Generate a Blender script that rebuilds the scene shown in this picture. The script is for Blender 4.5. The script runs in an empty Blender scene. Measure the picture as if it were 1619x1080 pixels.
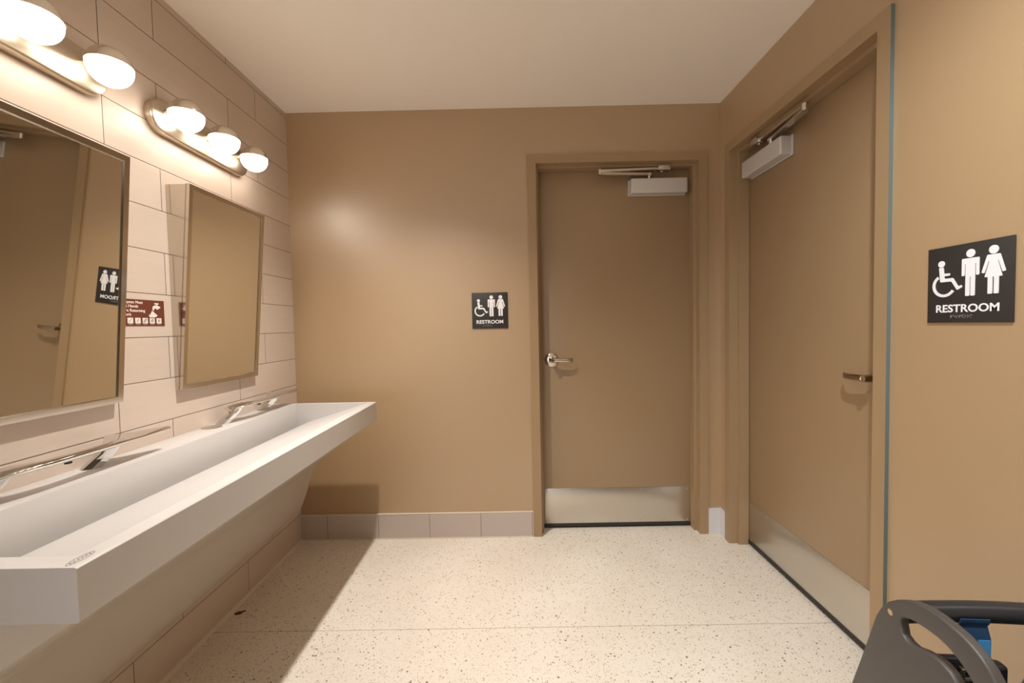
import bpy, bmesh, math
from mathutils import Vector, Matrix
C = bpy.context.scene.collection
PI = math.pi
W, H = 2.5149, 2.5228          # room width and height (metres); back wall on y = 0, left wall on x = 0
REAR = -4.6                       # wall behind the viewer; daylight enters by an opening in the left wall near it

# ------------------------------------------------------------------ materials
def srgb(r, g, b):
    f = lambda c: (c/255/12.92) if c/255 <= .04045 else ((c/255+.055)/1.055)**2.4
    return (f(r), f(g), f(b), 1)

def mat(name, col, rough=.5, metal=0, spec=.5, coat=0, emit=None, strength=0, bump=0, bscale=200, aniso=0):
    m = bpy.data.materials.new(name); m.use_nodes = True
    nt = m.node_tree; b = nt.nodes['Principled BSDF']
    b.inputs['Base Color'].default_value = col if len(col) == 4 else (*col, 1)
    b.inputs['Roughness'].default_value = rough
    b.inputs['Metallic'].default_value = metal
    b.inputs['Specular IOR Level'].default_value = spec
    b.inputs['Coat Weight'].default_value = coat
    b.inputs['Anisotropic'].default_value = aniso
    if emit:
        b.inputs['Emission Color'].default_value = (*emit, 1)
        b.inputs['Emission Strength'].default_value = strength
    if bump:
        g = nt.nodes.new('ShaderNodeNewGeometry')
        n = nt.nodes.new('ShaderNodeTexNoise'); n.inputs['Scale'].default_value = bscale
        n.inputs['Detail'].default_value = 3
        nt.links.new(g.outputs['Position'], n.inputs['Vector'])
        bp = nt.nodes.new('ShaderNodeBump'); bp.inputs['Strength'].default_value = bump
        bp.inputs['Distance'].default_value = .002
        nt.links.new(n.outputs['Fac'], bp.inputs['Height'])
        nt.links.new(bp.outputs['Normal'], b.inputs['Normal'])
    return m

class NB:                                              # small node-building helper
    def __init__(s, m): s.nt = m.node_tree; s.b = s.nt.nodes['Principled BSDF']
    def n(s, t, **kw):
        x = s.nt.nodes.new(t)
        for k, v in kw.items(): setattr(x, k, v)
        return x
    def l(s, a, b): s.nt.links.new(a, b)
    def put(s, sock, v):
        if hasattr(v, 'is_linked'): s.l(v, sock)
        else: sock.default_value = v
    def m(s, op, a, b=0.0, c=None):
        x = s.n('ShaderNodeMath', operation=op)
        s.put(x.inputs[0], a); s.put(x.inputs[1], b)
        if c is not None: s.put(x.inputs[2], c)
        return x.outputs[0]
    def mix(s, f, a, b):
        x = s.n('ShaderNodeMix', data_type='RGBA')
        s.put(x.inputs[0], f); s.put(x.inputs[6], a); s.put(x.inputs[7], b)
        return x.outputs[2]

def pos(nb):
    g = nb.n('ShaderNodeNewGeometry'); s = nb.n('ShaderNodeSeparateXYZ')
    nb.l(g.outputs['Position'], s.inputs[0]); return g.outputs['Position'], s.outputs

def tile_material():
    m = mat('pale_wall_tile', (.6, .5, .42), .38, spec=.5); nb = NB(m)
    p, (X, Y, Z) = pos(nb)
    t = nb.m('DIVIDE', nb.m('SUBTRACT', Z, .0052), .1556)
    k = nb.m('FLOOR', t); fz = nb.m('SUBTRACT', t, k)
    par = nb.m('MODULO', nb.m('ADD', k, 40.0), 2.0)
    off = nb.m('ADD', -.508, nb.m('MULTIPLY', par, -.397))
    ty = nb.m('DIVIDE', nb.m('SUBTRACT', Y, off), .6096)
    j = nb.m('FLOOR', ty); fy = nb.m('SUBTRACT', ty, j)
    dz = nb.m('MULTIPLY', nb.m('MINIMUM', fz, nb.m('SUBTRACT', 1.0, fz)), .1556)
    dy = nb.m('MULTIPLY', nb.m('MINIMUM', fy, nb.m('SUBTRACT', 1.0, fy)), .6096)
    d = nb.m('MINIMUM', dz, dy)
    g = nb.m('LESS_THAN', d, .0013)
    cv = nb.n('ShaderNodeCombineXYZ'); nb.l(k, cv.inputs[0]); nb.l(j, cv.inputs[1])
    wn = nb.n('ShaderNodeTexWhiteNoise'); nb.l(cv.outputs[0], wn.inputs[0])
    sc = nb.n('ShaderNodeMapping'); sc.inputs['Scale'].default_value = (20, 6, 60); nb.l(p, sc.inputs[0])
    no = nb.n('ShaderNodeTexNoise'); no.inputs['Scale'].default_value = 1.0; no.inputs['Detail'].default_value = 5
    nb.l(sc.outputs[0], no.inputs[0])
    v = nb.m('ADD', nb.m('MULTIPLY', wn.outputs[0], .45), nb.m('MULTIPLY', no.outputs[0], .55))
    tile = nb.mix(v, TILE_A, TILE_B)
    nb.l(nb.mix(g, tile, (.13, .095, .065, 1)), nb.b.inputs['Base Color'])
    nb.l(nb.m('ADD', .38, nb.m('MULTIPLY', g, .5)), nb.b.inputs['Roughness'])
    bp = nb.n('ShaderNodeBump'); bp.inputs['Strength'].default_value = .5; bp.inputs['Distance'].default_value = .002
    nb.l(nb.m('MINIMUM', d, .003), bp.inputs['Height'])
    h = nb.m('MULTIPLY', nb.m('MINIMUM', d, .003), 330.0); nb.l(h, bp.inputs['Height'])
    nb.l(bp.outputs[0], nb.b.inputs['Normal'])
    return m
TILE_A, TILE_B = (.56, .46, .385, 1), (.65, .55, .47, 1)

def base_tile_material():
    m = mat('base_tile', (.6, .52, .46), .4); nb = NB(m)
    p, (X, Y, Z) = pos(nb)
    t = nb.m('DIVIDE', nb.m('SUBTRACT', X, .159), .307); f = nb.m('FRACT', nb.m('ADD', t, 20.0))
    d = nb.m('MULTIPLY', nb.m('MINIMUM', f, nb.m('SUBTRACT', 1.0, f)), .307)
    g = nb.m('LESS_THAN', d, .0016)
    nb.l(nb.mix(g, (.52, .45, .41, 1), (.2, .16, .12, 1)), nb.b.inputs['Base Color'])
    return m

def floor_material():
    m = mat('terrazzo_floor', (.7, .62, .5), .32, spec=.4); nb = NB(m)
    p, (X, Y, Z) = pos(nb)
    no = nb.n('ShaderNodeTexNoise'); no.inputs['Scale'].default_value = 2.2; no.inputs['Detail'].default_value = 4
    nb.l(p, no.inputs['Vector'])
    rp = nb.n('ShaderNodeMapRange'); rp.inputs[1].default_value = .3; rp.inputs[2].default_value = .7
    nb.l(no.outputs['Fac'], rp.inputs[0])
    base = nb.mix(rp.outputs[0], (.78, .73, .65, 1), (.71, .65, .56, 1))
    def chips(scale, keep, size, colour, src, seed):
        mp = nb.n('ShaderNodeMapping'); mp.inputs['Location'].default_value = (seed, seed*1.7, 0); nb.l(p, mp.inputs[0])
        v = nb.n('ShaderNodeTexVoronoi'); v.inputs['Scale'].default_value = scale
        nb.l(mp.outputs[0], v.inputs['Vector'])
        s = nb.n('ShaderNodeSeparateColor'); nb.l(v.outputs['Color'], s.inputs[0])
        a = nb.m('LESS_THAN', s.outputs[0], keep)
        b = nb.m('LESS_THAN', v.outputs['Distance'], nb.m('MULTIPLY', s.outputs[1], size))
        return nb.mix(nb.m('MULTIPLY', nb.m('MULTIPLY', a, b), colour[3]), src, (*colour[:3], 1))
    c = chips(220, .30, .55, (.82, .76, .66, .7), base, 3.1)
    c = chips(300, .24, .60, (.34, .26, .19, .85), c, 1.3)
    c = chips(150, .18, .50, (.24, .18, .12, .9), c, 7.7)
    c = chips(85, .08, .40, (.16, .12, .085, .9), c, 5.2)
    c = chips(60, .03, .30, (.42, .22, .10, .8), c, 9.4)
    st = nb.m('LESS_THAN', nb.m('ABSOLUTE', nb.m('ADD', Y, .766)), .0013)
    c = nb.mix(nb.m('MULTIPLY', st, .75), c, (.2, .16, .11, 1))
    nb.l(c, nb.b.inputs['Base Color'])
    return m

M = {}
M['paint'] = mat('taupe_wall_paint', (.42, .282, .150), .40, spec=1.0, bump=.10, bscale=260)
M['paint'].node_tree.nodes['Principled BSDF'].inputs['IOR'].default_value = 1.7
M['door'] = mat('taupe_door_paint', (.335, .226, .124), .36, spec=.7, bump=.08, bscale=380)
M['frame'] = mat('taupe_frame_enamel', (.36, .244, .134), .36, spec=.5)
M['daylight_tint'] = mat('painted_daylight_edge', (.13, .175, .172), .35)  # cool daylight on the frame's near side, painted in as a grey green tint
M['ceiling'] = mat('ceiling_paint', (.93, .88, .80), .75, bump=.06, bscale=120)
M['tile'] = tile_material()
M['base'] = base_tile_material()
M['base_white'] = mat('pale_base_tile', (.66, .64, .66), .4)
M['caulk'] = mat('pale_caulk', (.68, .60, .50), .6)
M['floor'] = floor_material()
M['solid'] = mat('white_solid_surface', (.56, .54, .525), .34, spec=.5)
M['apron'] = mat('beige_apron', (.48, .43, .37), .30, spec=.5)
M['chrome'] = mat('chrome', (.74, .73, .715), .06, 1)
M['steel'] = mat('brushed_steel', (.66, .62, .56), .30, 1, aniso=.6)
M['mirror_steel'] = mat('mirror_frame_steel', (.62, .57, .50), .16, 1)
M['nickel'] = mat('brushed_nickel', (.56, .48, .38), .32, 1)
M['cap'] = mat('pale_nickel_cap', (.80, .74, .66), .24, 1)
M['satin'] = mat('satin_lever', (.66, .60, .52), .18, 1)
M['bronze'] = mat('warm_satin_lever', (.42, .34, .25), .2, 1)
M['alu'] = mat('aluminium_paint', (.62, .60, .57), .38, .25)
M['alu_metal'] = mat('aluminium_metal', (.70, .67, .63), .25, 1)
M['glass'] = mat('mirror_glass', (.86, .86, .83), .01, 1)
M['globe'] = mat('lit_white_glass', (.9, .86, .8), .3, emit=(1.0, .89, .77), strength=15)
M['lens'] = mat('lit_lamp_lens', (.9, .86, .8), .3, emit=(1.0, .84, .66), strength=6)
M['black'] = mat('black_sign_plastic', (.030, .027, .025), .45)
M['white'] = mat('white_sign_plastic', (.86, .86, .88), .5)
M['braille'] = mat('clear_braille', (.55, .54, .53), .3)
M['brown'] = mat('brown_sticker', (.145, .040, .024), .4)
M['print'] = mat('cream_print', (.80, .72, .66), .5)
M['print_grey'] = mat('grey_print', (.42, .38, .36), .5)
M['hdpe'] = mat('charcoal_plastic', (.066, .058, .052), .42, bump=.15, bscale=500)
M['tube'] = mat('black_tube', (.018, .020, .024), .28)
M['navy'] = mat('blue_webbing', (.006, .045, .12), .75, bump=.5, bscale=900)
M['stitch'] = mat('light_blue_stitching', (.06, .32, .70), .7, bump=.8, bscale=900)
M['buckle'] = mat('black_buckle', (.012, .012, .013), .4)
M['brass'] = mat('brass_screw', (.62, .52, .30), .3, 1)
M['rubber'] = mat('dark_rubber', (.03, .026, .022), .7)
M['rust'] = mat('dark_red', (.10, .012, .010), .5)
M['badge'] = mat('grey_badge_print', (.16, .14, .13), .4)

# ------------------------------------------------------------------ mesh helpers
def add_box(bm, x0, x1, y0, y1, z0, z1, bevel=0, seg=2):
    t = bmesh.new()
    bmesh.ops.create_cube(t, size=1)
    for v in t.verts:
        v.co = Vector((x0+(v.co.x+.5)*(x1-x0), y0+(v.co.y+.5)*(y1-y0), z0+(v.co.z+.5)*(z1-z0)))
    if bevel: bmesh.ops.bevel(t, geom=t.edges[:], offset=bevel, segments=seg, affect='EDGES', profile=.5)
    merge(bm, t)

def merge(bm, t, mx=None):
    if mx is not None: bmesh.ops.transform(t, matrix=mx, verts=t.verts[:])
    me = bpy.data.meshes.new('tmp'); t.to_mesh(me); bm.from_mesh(me); bpy.data.meshes.remove(me); t.free()

def add_prism(bm, poly, f, a, b, bevel=0, seg=2):
    """extrude a 2D outline; f(u, v, w) -> 3D point, w runs from a to b"""
    t = bmesh.new()
    A = [t.verts.new(f(u, v, a)) for u, v in poly]; B = [t.verts.new(f(u, v, b)) for u, v in poly]
    n = len(poly)
    t.faces.new(A); t.faces.new(B[::-1])
    for i in range(n): t.faces.new((A[i], B[i], B[(i+1) % n], A[(i+1) % n]))
    bmesh.ops.recalc_face_normals(t, faces=t.faces[:])
    if bevel: bmesh.ops.bevel(t, geom=[e for e in t.edges], offset=bevel, segments=seg, affect='EDGES', profile=.5)
    merge(bm, t)

def add_loft(bm, rings, caps=True, closed=True):
    R = [[bm.verts.new(p) for p in r] for r in rings]
    n = len(R[0])
    fs = []
    for a, b in zip(R, R[1:]):
        for i in range(n if closed else n-1):
            fs.append(bm.faces.new((a[i], a[(i+1) % n], b[(i+1) % n], b[i])))
    if caps: fs += [bm.faces.new(R[0][::-1]), bm.faces.new(R[-1])]
    bmesh.ops.recalc_face_normals(bm, faces=bm.faces[:])

def frame_of(d):
    d = d.normalized(); u = d.cross(Vector((0, 0, 1)))
    if u.length < 1e-4: u = d.cross(Vector((1, 0, 0)))
    u.normalize(); return u, u.cross(d).normalized()

def add_tube(bm, pts, r, seg=20):
    pts = [Vector(p) for p in pts]; rings = []
    for i, p in enumerate(pts):
        d = (pts[min(i+1, len(pts)-1)] - pts[max(i-1, 0)]); u, v = frame_of(d)
        rr = r[i] if isinstance(r, (list, tuple)) else r
        rings.append([p + u*math.cos(2*PI*k/seg)*rr + v*math.sin(2*PI*k/seg)*rr for k in range(seg)])
    add_loft(bm, rings)

def add_lathe(bm, prof, centre, axis, seg=32):
    """prof: (radius, distance along axis)"""
    c = Vector(centre); a = Vector(axis).normalized(); u, v = frame_of(a)
    rings = [[c + a*h + (u*math.cos(2*PI*k/seg)+v*math.sin(2*PI*k/seg))*max(r, 1e-5) for k in range(seg)] for r, h in prof]
    add_loft(bm, rings)

def obj(name, bm, m, parent=None, smooth=True, angle=35):
    bmesh.ops.remove_doubles(bm, verts=bm.verts[:], dist=1e-6)
    bmesh.ops.recalc_face_normals(bm, faces=bm.faces[:])
    me = bpy.data.meshes.new(name); bm.to_mesh(me); bm.free()
    if m is not None: me.materials.append(M[m] if isinstance(m, str) else m)
    if smooth:
        for p in me.polygons: p.use_smooth = True
        me.set_sharp_from_angle(angle=math.radians(angle))
    o = bpy.data.objects.new(name, me); C.objects.link(o)
    if parent: o.parent = parent
    return o

def tag(o, label, cat, group=None, kind=None):
    o['label'] = label
    if cat: o['category'] = cat
    if group: o['group'] = group
    if kind: o['kind'] = kind
    return o

def thing(name, label, cat, loc=(0, 0, 0), rotz=0, group=None, kind=None):
    o = bpy.data.objects.new(name, None); C.objects.link(o); o.empty_display_size = .05
    o.location = loc; o.rotation_euler = (0, 0, rotz)
    return tag(o, label, cat, group, kind)

def copy_tree(o, parent=None):
    c = o.copy(); C.objects.link(c)
    if parent: c.parent = parent; c.matrix_parent_inverse = o.matrix_parent_inverse.copy()
    for ch in list(o.children): copy_tree(ch, c)
    return c

def boxobj(name, m, parent, *a, bevel=0, **k):
    bm = bmesh.new(); add_box(bm, *a, bevel=bevel); return obj(name, bm, m, parent, **k)

def text_mesh(s, width=None, cap=None):
    """flat filled lettering as a bmesh in the local XY plane, left edge at x=0, baseline at y=0"""
    cu = bpy.data.curves.new('lettering', 'FONT'); cu.body = s; cu.size = 1; cu.offset = .022; cu.extrude = .004; cu.resolution_u = 4
    o = bpy.data.objects.new('lettering', cu); C.objects.link(o)
    dg = bpy.context.evaluated_depsgraph_get(); dg.update()
    me = bpy.data.meshes.new_from_object(o.evaluated_get(dg)); bm = bmesh.new(); bm.from_mesh(me)
    bpy.data.objects.remove(o); bpy.data.curves.remove(cu); bpy.data.meshes.remove(me)
    xs = [v.co.x for v in bm.verts]; x0, x1 = min(xs), max(xs)
    sx = width/(x1-x0); sy = cap/.728
    for v in bm.verts: v.co = Vector(((v.co.x-x0)*sx, v.co.y*sy, v.co.z*.1))
    return bm

def struct(name, bm, m, label, smooth=False):
    o = obj(name, bm, m, None, smooth=smooth); tag(o, label, None, kind='structure'); return o

# ------------------------------------------------------------------ room shell
bm = bmesh.new(); add_box(bm, -.15, W+.3, REAR, .3, -.1, 0)
struct('floor', bm, 'floor', 'speckled cream terrazzo floor with one thin joint')
bm = bmesh.new(); add_box(bm, -.15, W+.3, REAR, .3, H, H+.1)
struct('ceiling', bm, 'ceiling', 'plain warm white ceiling')
bm = bmesh.new(); add_box(bm, -.15, 0, -3.0, .3, 0, H); add_box(bm, -.15, 0, REAR, -3.0, 2.35, H)
struct('wall_left', bm, 'tile', 'wall of long pale pinkish beige tiles behind the basin')

D1 = (1.4442, 2.3866, 2.2000)     # back doorway: x from, x to, top
D2 = (-.1232, -1.0675, 2.2000)    # right doorway: y from, y to, top
bm = bmesh.new()
G = .005                          # the rough opening is a little wider than the frame
add_box(bm, 0, D1[0]-G, 0, .14, 0, H); add_box(bm, D1[1]+G, W+.3, 0, .14, 0, H); add_box(bm, D1[0]-G, D1[1]+G, 0, .14, D1[2]+G, H)
add_box(bm, 0, W+.3, .14, .2, 0, H)
struct('wall_back', bm, 'paint', 'taupe painted wall with a door and a small black sign')
bm = bmesh.new()
add_box(bm, W, W+.14, D2[0]+G, 0, 0, H); add_box(bm, W, W+.14, REAR, D2[1]-G, 0, H); add_box(bm, W, W+.14, D2[1]-G, D2[0]+G, D2[2]+G, H)
add_box(bm, W+.14, W+.2, REAR, 0, 0, H)
struct('wall_right', bm, 'paint', 'taupe painted wall with the nearer door and the larger looking black sign')

bm = bmesh.new(); add_box(bm, -.15, W+.3, REAR-.1, REAR, 0, H)
M['dark'] = mat('bounce_cutting_brown', (.09, .07, .052), .5)  # colour darkened to cut light bounced off this unseen wall
struct('wall_front', bm, 'dark', 'unseen wall opposite the far door, darkened to cut bounced light')

# skirting
bm = bmesh.new(); add_box(bm, 0, 1.394, -.010, 0, .004, .1495)
o = struct('baseboard_back', bm, 'base', 'row of pale grey pink base tiles under the taupe wall')
boxobj('top_trim', 'caulk', o, 0, 1.394, -.0115, 0, .1495, .1535, smooth=False)
boxobj('floor_caulk', 'caulk', o, 0, 1.394, -.014, 0, 0, .006, smooth=False)
bm = bmesh.new(); add_box(bm, 2.4366, W, -.010, 0, 0, .1535); add_box(bm, W-.010, W, -.0732, -.010, 0, .1535)
o = struct('baseboard_right', bm, 'base_white', 'short bluish white base tile in the corner between the two doors')
boxobj('floor_caulk', 'caulk', o, 2.4366, W-.01, -.014, -.010, 0, .005, smooth=False)
bm = bmesh.new(); add_prism(bm, [(0, 0), (.012, 0), (0, .010)], lambda u, v, w: (u, w, v), REAR, -.0)
o = struct('baseboard_left', bm, 'caulk', 'thin pale caulk line where the tiled wall meets the floor')

# door frames: local frame, opening from u0 to u1, w = depth into the wall (negative = into the room)
def door_frame(name, label, f, ow, top, fw=.0502, daylight_tint=False):
    """f(u, w, z): u across the opening from its left side as seen, w into the wall"""
    t = thing(name, label, 'door frame', kind='structure')
    prof = [(-fw, -.012), (0, -.012), (0, .035), (.016, .035), (.016, .090), (0, .090), (0, .135), (-.003, .135), (-.003, .0005), (-fw, .0005)]
    def path(off):                        # mitred path of the jambs and head for a profile point set off from the opening edge
        return [(off, 0), (off, top-off), (ow-off, top-off), (ow-off, 0)]
    bm = bmesh.new()
    rings = [[Vector(f(*((lambda q: (q[0], w, q[1]))(path(off)[i])))) for off, w in prof] for i in range(4)]
    add_loft(bm, rings)
    obj('frame_profile', bm, 'frame', t, smooth=False)
    if daylight_tint:
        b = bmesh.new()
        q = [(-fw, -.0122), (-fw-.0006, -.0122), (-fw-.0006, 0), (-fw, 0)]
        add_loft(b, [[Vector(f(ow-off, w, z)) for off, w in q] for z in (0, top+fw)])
        obj('daylight_frame_edge', b, 'daylight_tint', t, smooth=False)['label'] = 'outer edge of the frame with cool daylight painted as grey green'
    return t
fB = lambda u, w, z: (D1[0]+u, w, z)
fR = lambda u, w, z: (W+w, D2[0]-u, z)
wB, wR = D1[1]-D1[0], D2[0]-D2[1]
door_frame('trim_1', 'taupe metal frame around the far door beside the small sign', fB, wB, D1[2])
door_frame('trim_2', 'taupe metal frame around the near door with cool daylight painted on its outer edge', fR, wR, D2[2], daylight_tint=True)

# ------------------------------------------------------------------ doors
def fbox(bm, f, u0, u1, w0, w1, z0, z1, bevel=0, seg=2):
    a, b = f(u0, w0, z0), f(u1, w1, z1)
    add_box(bm, *sorted((a[0], b[0])), *sorted((a[1], b[1])), *sorted((a[2], b[2])), bevel=bevel, seg=seg)

LW = .0915                      # leaf face depth behind the wall face
def make_door(name, label, f, ow, top, kick, handle_u, hand_m, near):
    t = thing(name, label, 'door', kind='structure')
    P = lambda u, w, z: Vector(f(u, w, z))
    bm = bmesh.new(); fbox(bm, f, .004, ow-.004, LW, LW+.044, .018, top-.004, bevel=.0015)
    obj('leaf', bm, 'door', t)
    bm = bmesh.new(); fbox(bm, f, 0, ow, .10, .138, 0, .006); obj('threshold', bm, 'rubber', t, smooth=False)
    bm = bmesh.new(); fbox(bm, f, .006, ow-.006, LW-.004, LW+.01, .012, .030, bevel=.001); obj('bottom_sweep', bm, 'rubber', t)
    u0, u1, z0, z1 = kick
    bm = bmesh.new(); fbox(bm, f, u0, u1, LW-.0016, LW+.001, z0, z1, bevel=.0005)
    kp = obj('kick_plate', bm, 'steel', t); kp['label'] = 'brushed steel kick plate'
    nrm = P(0, -1, 0)-P(0, 0, 0)
    n = 7
    for i in range(n):
        for z in (z0+.014, z1-.014):
            u = u0+.014+(u1-u0-.028)*i/(n-1)
            bm = bmesh.new(); add_lathe(bm, [(0, 0), (.0036, 0), (.0036, .0006), (.002, .0014), (0, .0015)], P(u, LW-.0016, z), nrm, 10)
            obj('screw', bm, 'alu_metal', kp)
    # lever handle
    hz = 1.0515; d = 1 if handle_u < ow/2 else -1
    h = None
    bm = bmesh.new(); add_lathe(bm, [(0, 0), (.044, 0), (.044, .003), (.040, .007), (.030, .010), (.027, .012), (.0, .012)], P(handle_u, LW, hz), nrm, 40)
    h = obj('lever_handle', bm, hand_m, t)
    bm = bmesh.new()
    add_lathe(bm, [(0, .010), (.019, .010), (.017, .020), (.0135, .030), (.0135, .060), (.010, .068), (0, .068)], P(handle_u, LW, hz), nrm, 28)
    obj('spindle', bm, hand_m, h)
    rings = []
    for s, rw, rz, wof in ((0, .012, .013, .052), (.02, .0115, .0125, .054), (.05, .010, .0115, .056), (.08, .008, .011, .056), (.105, .0065, .0115, .050), (.122, .006, .0125, .040), (.127, .004, .010, .034)):
        c = P(handle_u+d*s, LW-wof, hz-.002*s/.12)
        rings.append([c + nrm*rw*math.cos(2*PI*k/20) + Vector((0, 0, 1))*rz*math.sin(2*PI*k/20) for k in range(20)])
    bm = bmesh.new(); add_loft(bm, rings); obj('lever', bm, hand_m, h)
    bm = bmesh.new(); add_lathe(bm, [(0, .066), (.0125, .066), (.0125, .071), (.0095, .0715), (.0095, .0695), (.004, .0695), (0, .0695)], P(handle_u, LW, hz), nrm, 24)
    obj('key_cylinder', bm, 'satin', h)
    # closer, parallel arm on the push side
    c0, c1, cz0, cz1 = ow-.380, ow-.047, 2.031, 2.1175
    bm = bmesh.new(); fbox(bm, f, c0, c1, LW-.062, LW-.001, cz0, cz1, bevel=.009, seg=4)
    cl = obj('door_closer', bm, 'alu', t); cl['label'] = 'silver door closer'
    bm = bmesh.new(); fbox(bm, f, c0-.004, c1+.004, LW-.010, LW, cz0-.004, cz1+.004, bevel=.003); obj('back_plate', bm, 'alu', cl)
    sh = c0+.115                                     # pinion
    bm = bmesh.new(); add_lathe(bm, [(0, 0), (.011, 0), (.011, .022), (.015, .023), (.015, .034), (0, .034)], P(sh, LW-.034, cz1), (0, 0, 1), 20)
    obj('pinion', bm, 'alu_metal', cl)
    el = c0-.185
    zA, zB = cz1+.027, cz1+.046
    def bar(p, q, hw, hz_):
        d_ = (q-p).normalized(); s = d_.cross(Vector((0, 0, 1))).normalized()
        up = Vector((0, 0, 1))
        return [[c_ + s*hw*a_ + up*hz_*b_ for a_, b_ in ((-1, -1), (1, -1), (1, 1), (-1, 1))] for c_ in (p, q)]
    bm = bmesh.new(); add_loft(bm, bar(P(sh+.01, LW-.034, zA), P(el, LW-.075, zA-.004), .012, .0075)); obj('main_arm', bm, 'alu_metal', cl, smooth=False)
    br = sh+.075
    bm = bmesh.new(); add_loft(bm, bar(P(el, LW-.078, zB-.010), P(br-.03, LW-.055, zB+.006), .011, .0065)); obj('forearm', bm, 'alu_metal', cl, smooth=False)
    bm = bmesh.new(); add_lathe(bm, [(0, 0), (.013, 0), (.013, .030), (.009, .033), (0, .033)], P(el, LW-.0765, zA-.010), (0, 0, 1), 20); obj('elbow', bm, 'alu_metal', cl)
    bm = bmesh.new(); add_lathe(bm, [(0, 0), (.006, 0), (.006, .009), (0, .010)], P(el+.14, LW-.070, zB-.002), (0, 0, 1), 12); obj('adjusting_screw', bm, 'alu_metal', cl)
    bm = bmesh.new(); fbox(bm, f, br-.036, br+.036, LW-.084, LW-.036, zB-.010, top-.0165, bevel=.006)
    add_lathe(bm, [(0, 0), (.007, 0), (.007, .012), (0, .012)], P(br-.008, LW-.053, zB-.014), (0, 0, 1), 14)
    obj('arm_bracket', bm, 'alu_metal', cl)
    return t
make_door('door_1', 'taupe door in the far wall with a bright steel kick plate', fB, wB, D1[2], (.0275, wB-.02, .0295, .2515), .0825, 'satin', False)
make_door('door_2', 'taupe door in the side wall next to the larger looking sign', lambda u, w, z: fR(wR-u, w, z), wR, D2[2], (.02, wR-.022, .022, .2515), .0825, 'bronze', True)

# ------------------------------------------------------------------ restroom signs (front faces local -Y, width along +X, centred)
S = .2105
def sign(label, loc, rotz):
    t = thing('restroom_sign', label, 'sign', loc, rotz, 'restroom signs')
    F = lambda u, v, w: Vector(((u-.5)*S, w, (.5-v)*S))
    bm = bmesh.new(); add_box(bm, -S/2, S/2, -.006, -.0004, -S/2, S/2, bevel=.0008); pl = obj('plaque', bm, 'black', t)
    w0, w1 = -.0074, -.0055
    poly = lambda b, pts: add_prism(b, pts, F, w0, w1)
    def disc(b, u, v, r, n=28): poly(b, [(u+r*math.cos(2*PI*k/n), v+r*math.sin(2*PI*k/n)) for k in range(n)])
    def stroke(b, p, q, wd):
        p, q = Vector(p), Vector(q); d = (q-p).normalized(); nn = Vector((-d.y, d.x))*wd/2
        poly(b, [tuple(p+nn), tuple(q+nn), tuple(q-nn), tuple(p-nn)])
    def rounded(pts, r=.010, k=4):
        out = []
        for i, p in enumerate(pts):
            p = Vector(p); a = Vector(pts[i-1])-p; c = Vector(pts[(i+1) % len(pts)])-p
            rr = min(r, a.length*.48, c.length*.48); A = p+a.normalized()*rr; B = p+c.normalized()*rr
            for j in range(k+1):
                s = j/k; out.append(tuple(A*(1-s)**2 + p*2*s*(1-s) + B*s*s))
        return out
    # man
    b = bmesh.new(); u = .545
    disc(b, u, .133, .051)
    poly(b, rounded([(u-.101, .192), (u+.101, .192), (u+.101, .410), (u+.066, .410), (u+.066, .262), (u+.055, .262), (u+.055, .664), (u+.006, .664), (u+.006, .425), (u-.006, .425), (u-.006, .664), (u-.055, .664), (u-.055, .262), (u-.066, .262), (u-.066, .410), (u-.101, .410)], .012))
    obj('man_pictogram', b, 'white', t, smooth=False)
    # woman
    b = bmesh.new(); u = .800
    disc(b, u, .130, .051)
    poly(b, rounded([(u-.068, .186), (u+.068, .186), (u+.129, .395), (u+.096, .404), (u+.052, .262), (u+.043, .264), (u+.094, .452), (u+.058, .452), (u+.058, .655), (u+.008, .655), (u+.008, .452), (u-.008, .452), (u-.008, .655), (u-.058, .655), (u-.058, .452), (u-.094, .452), (u-.043, .264), (u-.052, .262), (u-.096, .404), (u-.129, .395)], .010))
    obj('woman_pictogram', b, 'white', t, smooth=False)
    # wheelchair user
    b = bmesh.new()
    disc(b, .187, .222, .043)
    poly(b, rounded([(.155, .268), (.215, .268), (.222, .352), (.298, .352), (.298, .384), (.224, .384), (.228, .418), (.338, .418), (.405, .535), (.440, .517), (.455, .545), (.390, .580), (.318, .462), (.175, .462)], .014))
    cx, cy, ro, ri = .224, .510, .152, .116
    a0, a1 = math.radians(32), math.radians(236); n = 30
    arc = [(cx+ro*math.cos(a0+(a1-a0)*i/n), cy+ro*math.sin(a0+(a1-a0)*i/n)) for i in range(n+1)] + [(cx+ri*math.cos(a1-(a1-a0)*i/n), cy+ri*math.sin(a1-(a1-a0)*i/n)) for i in range(n+1)]
    poly(b, arc)
    obj('wheelchair_pictogram', b, 'white', t, smooth=False)
    tm = text_mesh('RESTROOM', .745*S, .100*S)
    bmesh.ops.transform(tm, matrix=Matrix.Translation((-.378*S, -.0060, (.5-.862)*S)) @ Matrix.Rotation(PI/2, 4, 'X'), verts=tm.verts[:])
    obj('lettering', tm, 'white', t, smooth=False)
    b = bmesh.new()
    cells = ['10|11|10', '10|01|00', '01|10|10', '01|11|10', '11|10|01', '10|01|10', '10|01|10', '11|00|10']
    for i, c in enumerate(cells):
        for r, row in enumerate(c.split('|')):
            for k, ch in enumerate(row):
                if ch == '1': add_lathe(b, [(0, 0), (.0009, 0), (.0007, .0005), (0, .0007)], F(.315+i*.034+k*.013, .905+r*.014, -.006), (0, -1, 0), 8)
    o = obj('braille', b, 'braille', t); o['label'] = 'raised row of braille dots'
    return t
sign('black restroom sign on the far wall between the basin and the door', (1.161, 0, 1.3565), 0)
sign('black restroom sign on the side wall right beside the near door frame', (W, -1.350, 1.3550), -PI/2)

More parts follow.
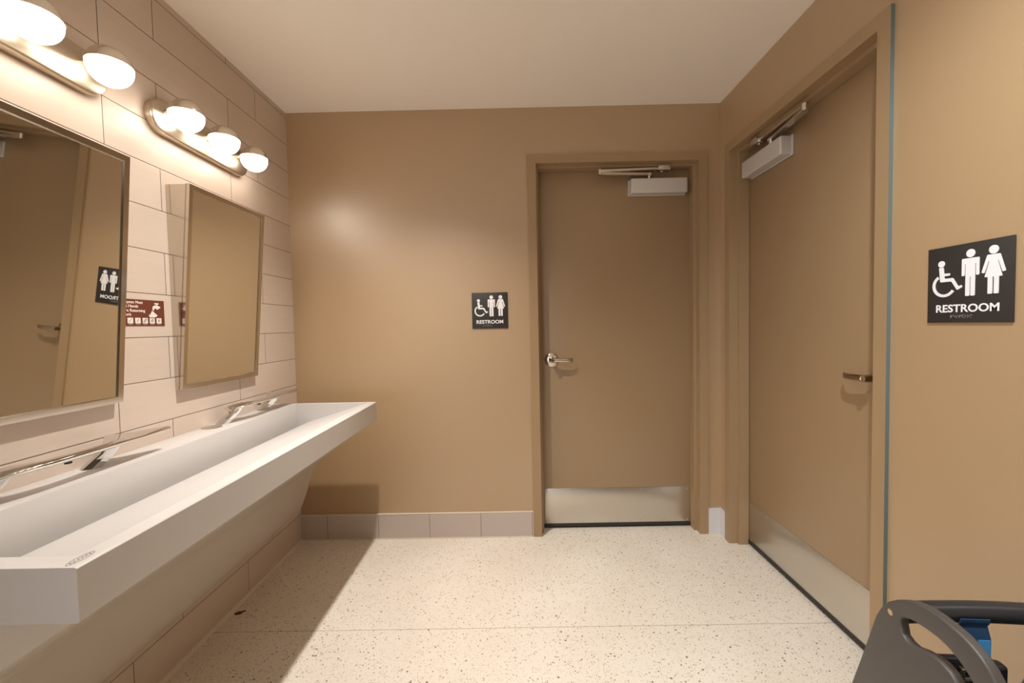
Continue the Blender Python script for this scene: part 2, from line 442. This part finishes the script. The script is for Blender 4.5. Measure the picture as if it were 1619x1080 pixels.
# ------------------------------------------------------------------ hand washing notice on the tiles (faces +X, text runs along +Y)
def notice():
    t = thing('hand_washing_sticker', 'brown hand washing sticker partly behind the nearer tilted mirror', 'sticker', (0, -1.0225, 1.3365))
    wd, ht = .205, .0925
    F = lambda u, v, w: Vector((w, u, v))
    bm = bmesh.new(); add_box(bm, .0002, .0010, -wd/2, wd/2, -ht/2, ht/2); obj('backing', bm, 'brown', t, smooth=False)
    lines = [('Employees Must', .096, .345), ('Wash Hands', .077, .195), ('Before Returning', .104, .035), ('to Work', .050, -.115)]
    b = bmesh.new()
    for s, w, v in lines:
        tm = text_mesh(s, w, .0096)
        bmesh.ops.transform(tm, matrix=Matrix(((0, 0, .5, .00105), (1, 0, 0, -.0825), (0, 1, 0, v*ht), (0, 0, 0, 1))), verts=tm.verts[:])
        merge(b, tm)
    obj('lettering', b, 'print', t, smooth=False)
    P = lambda b, pts, s=-.17: add_prism(b, [((u+s)*ht, v*ht) for u, v in pts], F, .0009, .0014)
    b = bmesh.new()                                                # tap
    P(b, [(.83, .40), (1.02, .40), (1.02, .345), (.83, .345)]); P(b, [(.905, .345), (.945, .345), (.945, .30), (.905, .30)])
    P(b, [(.76, .27), (.87, .31), (.97, .31), (1.04, .27), (1.09, .27), (1.09, .20), (1.04, .20), (.98, .15), (.92, .15), (.86, .20), (.81, .17), (.80, .11), (.735, .11), (.735, .20)])
    obj('tap_icon', b, 'print', t, smooth=False)
    b = bmesh.new()                                                # hands
    P(b, [(.56, -.06), (.62, -.06), (.70, .08), (.76, .08), (.80, .02), (.90, -.04), (.95, -.10), (.84, -.16), (.58, -.16)])
    obj('hands_icon', b, 'print', t, smooth=False)
    for i in range(6):
        b = bmesh.new(); u = .838-.312*i
        P(b, [(u-.112, -.19), (u+.112, -.19), (u+.112, -.40), (u-.112, -.40)], 0)
        o = obj('step_icon', b, 'print', t, smooth=False)
        b = bmesh.new(); k = .05+.01*(i % 3)
        add_prism(b, [((u+k*1.2*math.cos(a*PI/5))*ht, (-.29+k*1.3*math.sin(a*PI/5+.3*i))*ht) for a in range(10)], F, .0013, .0016); obj('drawing', b, 'print_grey', o, smooth=False)
        b = bmesh.new(); P(b, [(u-.08, -.425), (u+.08, -.425), (u+.08, -.445), (u-.08, -.445)], 0); obj('caption_bar', b, 'print_grey', o, smooth=False)
notice()

# ------------------------------------------------------------------ basin: long trough on the tiled wall
Y0, Y1, BX, BT, BB = -1.786, -.2314, .550, .870, .772
def basin():
    t = thing('trough_basin', 'long white trough basin fixed to the tiled wall', 'basin', (0, 0, 0))
    bm = bmesh.new()
    inner = [(.128, BT), (.1282, .80), (.1285, .74), (.131, .700), (.174, .700), (.182, .735), (.184, .768), (.188, .7715), (.200, .7745), (.49, .862), (.512, BT)]
    outer = [(.0005, BT), (.0005, .68), (.392, .68), (.405, BB), (BX-.004, BB), (BX, BB+.004), (BX, BT-.003), (BX-.003, BT)]
    ya, yb = Y0+.038, Y1-.019
    # trough: open strip between the two end rims
    V = lambda p, y: bm.verts.new((p[0], y, p[1]))
    A = [V(p, ya) for p in inner]; B = [V(p, yb) for p in inner]
    for i in range(len(inner)-1): bm.faces.new((A[i], A[i+1], B[i+1], B[i]))
    bm.faces.new(A[::-1]); bm.faces.new(B)                         # end walls of the trough
    O0 = [V(p, Y0) for p in outer]; O1 = [V(p, Y1) for p in outer]
    n = len(outer)
    for i in range(n-1): bm.faces.new((O0[i], O0[i+1], O1[i+1], O1[i]))
    bm.faces.new(O0[::-1]); bm.faces.new(O1)
    # top: back ledge, front rim, both end rims
    bm.faces.new((O0[0], A[0], B[0], O1[0])); bm.faces.new((A[-1], O0[-1], O1[-1], B[-1]))
    bm.faces.new((O0[-1], A[-1], A[0], O0[0])); bm.faces.new((B[-1], O1[-1], O1[0], B[0]))
    bmesh.ops.recalc_face_normals(bm, faces=bm.faces[:])
    es = [e for e in bm.edges if all(abs(v.co.z-BT) < 1e-5 for v in e.verts) and len(e.link_faces) == 2 and e.calc_face_angle(0) > .3]
    es += [e for e in bm.edges if abs(e.verts[0].co.x-e.verts[1].co.x) < 1e-5 and abs(e.verts[0].co.y-e.verts[1].co.y) < 1e-5 and e.verts[0].co.x > BX-.001]
    bmesh.ops.bevel(bm, geom=list(set(es)), offset=.0022, segments=2, affect='EDGES', profile=.5, clamp_overlap=True)
    obj('basin_body', bm, 'solid', t, angle=30)
    # apron under the basin: curved panel
    pr = [(.400, .771), (.395, .715), (.380, .668), (.345, .633), (.300, .599), (.255, .568), (.225, .538), (.204, .500), (.184, .445), (.163, .378), (.140, .320), (.122, .288), (.110, .274), (.075, .268), (.0005, .268)]
    ring = pr + [(.0005, .677), (.387, .677), (.3945, .771)]
    rings = []
    for y, s in ((Y0+.030, .955), (Y0+.034, .978), (Y0+.042, .993), (Y0+.054, 1), (Y1-.03, 1), (Y1-.02, .993), (Y1-.014, .978), (Y1-.010, .955)):
        rings.append([Vector((max(.0005, x*s), y, z)) for x, z in ring])
    bm = bmesh.new(); add_loft(bm, rings)
    a = obj('apron', bm, 'apron', t, angle=50); a['label'] = 'curved beige panel under the basin'
    bm = bmesh.new(); add_lathe(bm, [(0, 0), (.037, 0), (.037, .0018), (.034, .003), (0, .0033)], (.045, -.765, BT), (0, 0, 1), 36)
    obj('refill_cap', bm, 'steel', t)['label'] = 'round steel refill cap'
    # maker's mark near the corner: thin oval with a scrawl
    bm = bmesh.new(); cx, cy = .527, -1.757
    for i in range(40):
        a0, a1 = 2*PI*i/40, 2*PI*(i+1)/40
        q = lambda a, k: (cx+.0085*k*math.cos(a), cy+.0245*(1-(1-k)*.35)*math.sin(a))
        add_prism(bm, [q(a0, 1), q(a1, 1), q(a1, .84), q(a0, .84)], lambda u, v, w: (u, v, w), BT-.0004, BT+.0003)
    for i in range(26):
        s = -.019+.038*i/26; e = s+.038/26
        g = lambda y: cx+.0024*math.sin(y*900)+.0012*math.sin(y*2100)
        add_prism(bm, [(g(s)-.0010, cy+s), (g(e)-.0010, cy+e), (g(e)+.0010, cy+e), (g(s)+.0010, cy+s)], lambda u, v, w: (u, v, w), BT-.0004, BT+.0003)
    obj('badge', bm, 'badge', t, smooth=False)['label'] = 'small grey oval maker mark'
basin()

# ------------------------------------------------------------------ chrome wash bars
def wash_bar(label, y):
    t = thing('wash_bar', label, 'tap', (0, y, BT+.0003), 0, 'chrome wash bars')
    # blade: sections along y, each a flattened lens from a back edge to a front edge
    ZB = .008
    secs = [  # y, x back, x front, z mid, half thickness
        (-.262, .045, .078, .046, .004), (-.252, .034, .096, .052, .007), (-.232, .032, .112, .058, .009), (-.20, .046, .121, .061, .010),
        (-.165, .078, .126, .061, .010), (-.11, .090, .127, .061, .010), (-.05, .090, .127, .061, .010), (.0, .084, .127, .061, .010), (.03, .062, .127, .061, .009),
        (.055, .034, .127, .061, .008), (.080, .016, .127, .061, .007), (.10, .030, .127, .061, .006), (.118, .062, .126, .061, .0075),
        (.15, .082, .126, .061, .0075), (.19, .102, .125, .061, .007), (.203, .108, .122, .061, .005)]
    rings = []
    for yy, xb, xf, z, h in secs:
        n = 24; r = []
        for k in range(n):
            a = 2*PI*k/n; cx, hx = (xb+xf)/2, (xf-xb)/2; zz = z+ZB
            ca, sa = math.cos(a), math.sin(a)
            r.append(Vector((cx+hx*(abs(ca)**.7)*(1 if ca > 0 else -1), yy, zz + h*(abs(sa)**.8)*(1 if sa > 0 else -1)*(1.0 if sa < 0 else .75) + .010*max(0, (.5-ca*.5))*(0 if yy < .02 else .6))))
        rings.append(r)
    bm = bmesh.new(); add_loft(bm, rings); obj('blade', bm, 'chrome', t, angle=60)
    # two leaning feet
    for y0, lean in ((-.290, .048), (.0, .036)):
        bm = bmesh.new()
        def sec(z, s):
            yb = y0+lean*s; hx = .026-.004*s; hy = .019-.003*s; xc = .042+.040*s
            return [Vector((xc-hx, yb-hy*.2, z)), Vector((xc-hx*.1, yb-hy, z)), Vector((xc+hx*.55, yb-hy*.35, z)), Vector((xc+hx, yb+hy*.55, z)), Vector((xc+hx*.4, yb+hy, z)), Vector((xc-hx*.8, yb+hy*.8, z))]
        add_loft(bm, [sec(0, 0), sec(.02, .36), sec(.040, .72), sec(.066, 1)])
        obj('foot', bm, 'chrome', t, angle=25)
    bm = bmesh.new(); add_lathe(bm, [(0, 0), (.008, 0), (.008, .006), (0, .006)], (.09, -.10, .0475), (0, 0, 1), 16); obj('water_outlet', bm, 'rubber', t)
    return t
wash_bar('chrome wash bar on the basin ledge under the nearer mirror', -1.265)
wash_bar('chrome wash bar on the basin ledge beside the round steel cap', -.415)

# ------------------------------------------------------------------ tilted mirrors
MW, MZ0, MZ1, TX0, TX1 = .474, 1.044, 1.8245, .0276, .0932
def tilt_mirror():
    t = thing('tilted_mirror', '', 'mirror', (0, 0, MZ0), 0, 'tilted steel framed mirrors')
    L = math.hypot(TX1-TX0, MZ1-MZ0); ang = math.atan2(TX1-TX0, MZ1-MZ0)
    e2 = Vector((math.sin(ang), 0, math.cos(ang))); n = Vector((math.cos(ang), 0, -math.sin(ang))); o0 = Vector((TX0, 0, 0))
    F = lambda u, v, w: o0 + Vector((0, u, 0)) + e2*v + n*w        # u along +y, v up the face, w out of it
    fw, fd, th = .021, .0045, .016
    bm = bmesh.new()
    prof = [(0, -th), (0, 0), (fw*.86, 0), (fw, -fd), (fw, -th)]
    path = lambda o: [(o, o), (MW-o, o), (MW-o, L-o), (o, L-o)]
    R = [[bm.verts.new(F(*path(o)[i], w)) for o, w in prof] for i in range(4)]
    for i in range(4):
        a, b = R[i], R[(i+1) % 4]
        for k in range(len(prof)):
            bm.faces.new((a[k], a[(k+1) % len(prof)], b[(k+1) % len(prof)], b[k]))
    obj('frame', bm, 'mirror_steel', t, smooth=False)
    bm = bmesh.new(); add_prism(bm, [(fw-.001, fw-.001), (MW-fw+.001, fw-.001), (MW-fw+.001, L-fw+.001), (fw-.001, L-fw+.001)], F, -fd-.004, -fd)
    obj('glass', bm, 'glass', t, smooth=False)['label'] = 'reflecting mirror glass'
    for u in (.0, MW-.0012):
        bm = bmesh.new()
        pts = [(.0005, .0), (TX0-.010, 0.003), (TX1-.012, MZ1-MZ0-.0015), (.0005, MZ1-MZ0-.0015)]
        add_prism(bm, pts, lambda a, b, w: Vector((a, w, b)), u, u+.0012); obj('side_bracket', bm, 'mirror_steel', t, smooth=False)
    bm = bmesh.new(); add_prism(bm, [(.0005, .004), (TX0-.013, .010), (TX1-.016, MZ1-MZ0-.030), (.0005, MZ1-MZ0-.030)], lambda a, b, w: Vector((a, w, b)), .004, MW-.004)
    obj('back_case', bm, 'mirror_steel', t, smooth=False)
    return t
m2 = tilt_mirror(); m2.location.y = -.885
m1 = copy_tree(m2); m1.location.y = -1.130-MW
m2['label'] = 'tilted steel framed mirror reflecting only plain taupe wall'
m1['label'] = 'tilted steel framed mirror reflecting the black sign and a door'

# ------------------------------------------------------------------ wall light bars with three half-capped globes
def light_bar():
    t = thing('wall_light_bar', '', 'lamp', (0, 0, 2.060), 0, 'wall light bars')
    hw, hh, th, n = .272, .0625, .030, 16
    def outline(k):
        pts = []
        for s in (1, -1):
            for i in range(n+1):
                a = -PI/2+PI*i/n
                pts.append((s*((hw-hh)+math.cos(a)*hh*k-(1-k)*0), s*math.sin(a)*hh*k))
        return pts
    bm = bmesh.new()
    add_loft(bm, [[Vector((x, u, v)) for u, v in outline(k)] for x, k in ((.0005, 1), (th-.010, 1), (th-.003, .97), (th, .90))])
    obj('back_plate', bm, 'nickel', t, angle=50)
    for gy in (-.204, .0, .202):
        c = Vector((.102, gy, .007)); r = .056; k = 14
        bm = bmesh.new()
        add_lathe(bm, [(r*math.cos(a), r*math.sin(a)) for a in [(-PI/2)+(PI/2+.10)*i/k for i in range(k+1)]] + [(r*.93, .008)], c, (0, 0, 1), 40)
        g = obj('globe', bm, 'globe', t, angle=60); g['label'] = 'lit white glass lower half of a globe'
        bm = bmesh.new(); R = r+.0012
        add_lathe(bm, [(R*.985, .0045)] + [(R*math.cos(a), R*math.sin(a)) for a in [.085+(PI/2-.085)*i/k for i in range(k+1)]], c, (0, 0, 1), 40)
        obj('globe_cap', bm, 'cap', g, angle=60)
        bm = bmesh.new(); add_tube(bm, [(th-.002, gy, .022), (.060, gy, .024)], .011, 16); obj('globe_arm', bm, 'nickel', g)
    return t
l2 = light_bar(); l2.location.y = -.692
l1 = copy_tree(l2); l1.location.y = -1.394
l2['label'] = 'nickel light bar with three globes above the mirror nearer the corner'
l1['label'] = 'nickel light bar above the mirror that reflects the sign'

# ------------------------------------------------------------------ high chair in the near corner
def high_chair():
    t = thing('high_chair', 'charcoal plastic high chair with blue strap by the side wall', 'high chair', (2.05, -1.65, 0), math.radians(-4.3))
    out = [(.232, 0), (.1074, .4307), (.0793, .5134), (.0382, .6404), (.0251, .6658), (.0077, .6897), (-.0122, .7069), (-.0285, .7177), (-.0510, .7291), (-.0762, .7353), (-.1012, .7374), (-.1235, .7365), (-.1445, .7340), (-.1584, .7290), (-.1747, .7208), (-.1875, .7110), (-.1985, .6984), (-.209, .682), (-.219, .660), (-.225, .635), (-.230, .60), (-.262, .40), (-.330, 0), (-.262, 0), (-.215, .16), (-.175, .215), (-.10, .235), (0, .235), (.075, .215), (.120, .16), (.165, 0)]
    hole = [(-.0219, .6675), (-.0245, .6770), (-.0330, .6845), (-.0433, .6890), (-.0560, .6922), (-.0790, .6953), (-.1010, .6965), (-.1186, .6940), (-.1369, .6880), (-.1489, .6814), (-.1607, .672), (-.170, .660), (-.176, .646), (-.176, .632), (-.168, .622), (-.156, .622), (-.1356, .6436), (-.1252, .6527), (-.1075, .6580), (-.0904, .6560), (-.0700, .6505), (-.0526, .6425), (-.0380, .6420), (-.0270, .6470)]
    def panel(x0, x1):
        bm = bmesh.new()
        VO = [bm.verts.new((0, y, z)) for y, z in out]; VH = [bm.verts.new((0, y, z)) for y, z in hole]
        E = [bm.edges.new((a, b)) for L in (VO, VH) for a, b in zip(L, L[1:]+L[:1])]
        bmesh.ops.triangle_fill(bm, use_beauty=True, use_dissolve=False, edges=E)
        F = bm.faces[:]
        top = bmesh.ops.extrude_face_region(bm, geom=F)
        vs = [v for v in top['geom'] if isinstance(v, bmesh.types.BMVert)]
        for v in bm.verts: v.co.x = x0
        for v in vs: v.co.x = x1
        bmesh.ops.recalc_face_normals(bm, faces=bm.faces[:])
        es = [e for e in bm.edges if len(e.link_faces) == 2 and e.calc_face_angle(0) > 1.2 and abs(e.verts[0].co.x-e.verts[1].co.x) < 1e-6]
        bmesh.ops.bevel(bm, geom=es, offset=.0042, segments=3, affect='EDGES', profile=.5)
        return obj('side_panel', bm, 'hdpe', t, angle=40)
    p1 = panel(0, .019); p2 = panel(.345, .364)
    for p, x, s in ((p1, 0, -1), (p2, .364, 1)):
        for y, z in ((0, .673), (.06, .36), (-.16, .36), (-.20, .52)):
            bm = bmesh.new(); add_lathe(bm, [(0, -.002), (.0062, -.002), (.0062, .0004), (.0045, .0009), (.0015, .0004), (0, .0004)], (x, y, z), (s, 0, 0), 18)
            obj('screw', bm, 'brass', p)['label'] = 'brass screw head'
    bm = bmesh.new()
    k = 12
    add_tube(bm, [(.016+.332*i/k, .004*math.sin(PI*i/k), .673+.004*math.sin(PI*i/k)) for i in range(k+1)], .0195, 28)
    obj('front_bar', bm, 'tube', t)['label'] = 'round black front bar'
    add = lambda n, m, *a, bevel=.004: boxobj(n, m, t, *a, bevel=bevel)
    add('seat', 'hdpe', .0185, .3455, -.20, .075, .36-.009, .36+.009)
    add('footrest', 'hdpe', .0185, .3455, .075, .160, .235, .252)
    bm = bmesh.new(); add_prism(bm, [(-.222, .40), (-.204, .40), (-.192, .60), (-.210, .60)], lambda u, v, w: (w, u, v), .0185, .3455, bevel=.003)
    obj('backrest', bm, 'hdpe', t)
    # crotch strap looped round the bar, hanging to the seat
    cx, hw = .138, .0265
    bm = bmesh.new()
    loop = [(-.0205*math.cos(a), .0205*math.sin(a)) for a in [PI*.05+PI*.9*i/12 for i in range(13)]]
    def ribbon(pts, x0, x1, th):
        rings = []
        for i, (y, z) in enumerate(pts):
            d = Vector((pts[min(i+1, len(pts)-1)][0]-pts[max(i-1, 0)][0], pts[min(i+1, len(pts)-1)][1]-pts[max(i-1, 0)][1])).normalized(); nn = Vector((-d.y, d.x))*th/2
            rings.append([Vector((x0, y+nn.x, z+nn.y)), Vector((x1, y+nn.x, z+nn.y)), Vector((x1, y-nn.x, z-nn.y)), Vector((x0, y-nn.x, z-nn.y))])
        return rings
    zb = .677
    front = [(-.024, .540), (-.024, .57), (-.0235, .60), (-.0230, .64)] + [(-.0212*math.cos(a), zb+.0212*math.sin(a)) for a in [-.25*PI+.05+PI*.25*i/5 for i in range(6)]]
    add_loft(bm, ribbon(front, cx-hw, cx+hw, .0022)); st = obj('strap', bm, 'navy', t, angle=50); st['label'] = 'dark blue webbing strap over the bar'
    bm = bmesh.new(); add_loft(bm, ribbon([(-.0272, .607), (-.0262, .625), (-.0254, .640)], cx+.002, cx+hw-.003, .0012)); obj('stitched_patch', bm, 'stitch', st)['label'] = 'bright blue stitched patch'
    bk = None
    bm = bmesh.new(); add_box(bm, cx-.030, cx+.040, -.046, -.022, .560, .604, bevel=.008, seg=3)
    add_prism(bm, [(cx-.080, .612), (cx-.036, .612), (cx-.016, .640), (cx+.005, .615), (cx+.010, .580), (cx-.070, .580)], lambda u, v, w: (u, w, v), -.040, -.026, bevel=.003)
    bk = obj('buckle', bm, 'buckle', t); bk['label'] = 'black plastic buckle'
    bm = bmesh.new()
    for x in (-.050, -.006): add_box(bm, cx+x-.003, cx+x+.003, -.056, -.046, .550, .604, bevel=.0015)
    for z in (.553, .563, .573, .583, .601): add_box(bm, cx-.050, cx-.006, -.055, -.047, z-.0022, z+.0022, bevel=.001)
    obj('adjuster_slide', bm, 'alu_metal', bk)['label'] = 'silver ladder slide'
    return t
high_chair()

# ------------------------------------------------------------------ small dark red scrap on the floor under the basin
bm = bmesh.new()
pts = [(-.020, -.004), (-.010, .008), (.004, .010), (.016, .016), (.022, .012), (.014, .002), (.010, -.010), (-.004, -.014), (-.016, -.012)]
add_prism(bm, pts, lambda u, v, w: (.0425+u, -.646+v, w), .0002, .0022)
tag(obj('red_scrap', bm, 'rust', smooth=False), 'small dark red scrap lying on the floor under the basin', 'scrap')

# ------------------------------------------------------------------ lamps
def downlight(label, x, y, power, size=.045, angle=150, aim=None, col=(1, .94, .87)):
    t = thing('recessed_downlight', label, 'lamp', (x, y, H), 0, 'recessed downlights')
    bm = bmesh.new(); add_lathe(bm, [(.036, 0), (.050, 0), (.050, -.003), (.047, -.005), (.038, -.005), (.035, -.002)], (0, 0, 0), (0, 0, 1), 36); obj('trim_ring', bm, 'white', t)
    bm = bmesh.new(); add_lathe(bm, [(0, -.0004), (.036, -.0004), (.036, -.0015), (0, -.0015)], (0, 0, 0), (0, 0, 1), 36); obj('lens', bm, 'lens', t)
    la = bpy.data.lights.new('downlight', 'SPOT'); la.energy = power; la.spot_size = math.radians(angle); la.spot_blend = 1
    la.shadow_soft_size = size; la.color = col
    lo = bpy.data.objects.new('lamp', la); C.objects.link(lo); lo.parent = t; lo.location = (0, 0, -.008)
    if aim: lo.rotation_euler = (Vector(aim)-Vector((x, y, H))).to_track_quat('-Z', 'Y').to_euler()
downlight('round recessed ceiling downlight in front of the basin', .79, -.94, 198, .03, 118)
downlight('added unseen ceiling spot that brightens the side wall', 1.70, -2.15, 165, .04, 88, aim=(2.51, -1.40, 1.05), col=(.95, .98, 1))  # added spot without a known fixture, brightens the right wall

w = bpy.data.worlds.new('hall'); bpy.context.scene.world = w; w.use_nodes = True
w.node_tree.nodes['Background'].inputs[0].default_value = (.95, .97, 1.0, 1)
w.node_tree.nodes['Background'].inputs[1].default_value = 3.5

# ------------------------------------------------------------------ camera
cam = bpy.data.cameras.new('camera'); co = bpy.data.objects.new('camera', cam); C.objects.link(co)
cx, D, h, yaw, pitch, roll, f = 1.3024, 2.482, 1.2666, .0061, -.0383, .0202, 665.25
right = Vector((math.cos(yaw), math.sin(yaw), 0)); fwd = Vector((-math.sin(yaw)*math.cos(pitch), math.cos(yaw)*math.cos(pitch), math.sin(pitch)))
up = right.cross(fwd)
ir = right*math.cos(roll) - up*math.sin(roll); iu = right*math.sin(roll) + up*math.cos(roll)
mx = Matrix((ir, iu, -fwd)).transposed().to_4x4(); mx.translation = Vector((cx, -D, h)); co.matrix_world = mx
cam.sensor_fit = 'HORIZONTAL'; cam.sensor_width = 36; cam.lens = f/1619*36; cam.clip_start = .02
sc = bpy.context.scene; sc.camera = co
sc.view_settings.view_transform = 'Standard'; sc.view_settings.look = 'None'; sc.view_settings.gamma = 1; sc.view_settings.use_curve_mapping = False
sc.view_settings.exposure = 0.12
sc.cycles.max_bounces = 14; sc.cycles.diffuse_bounces = 10; sc.cycles.glossy_bounces = 6
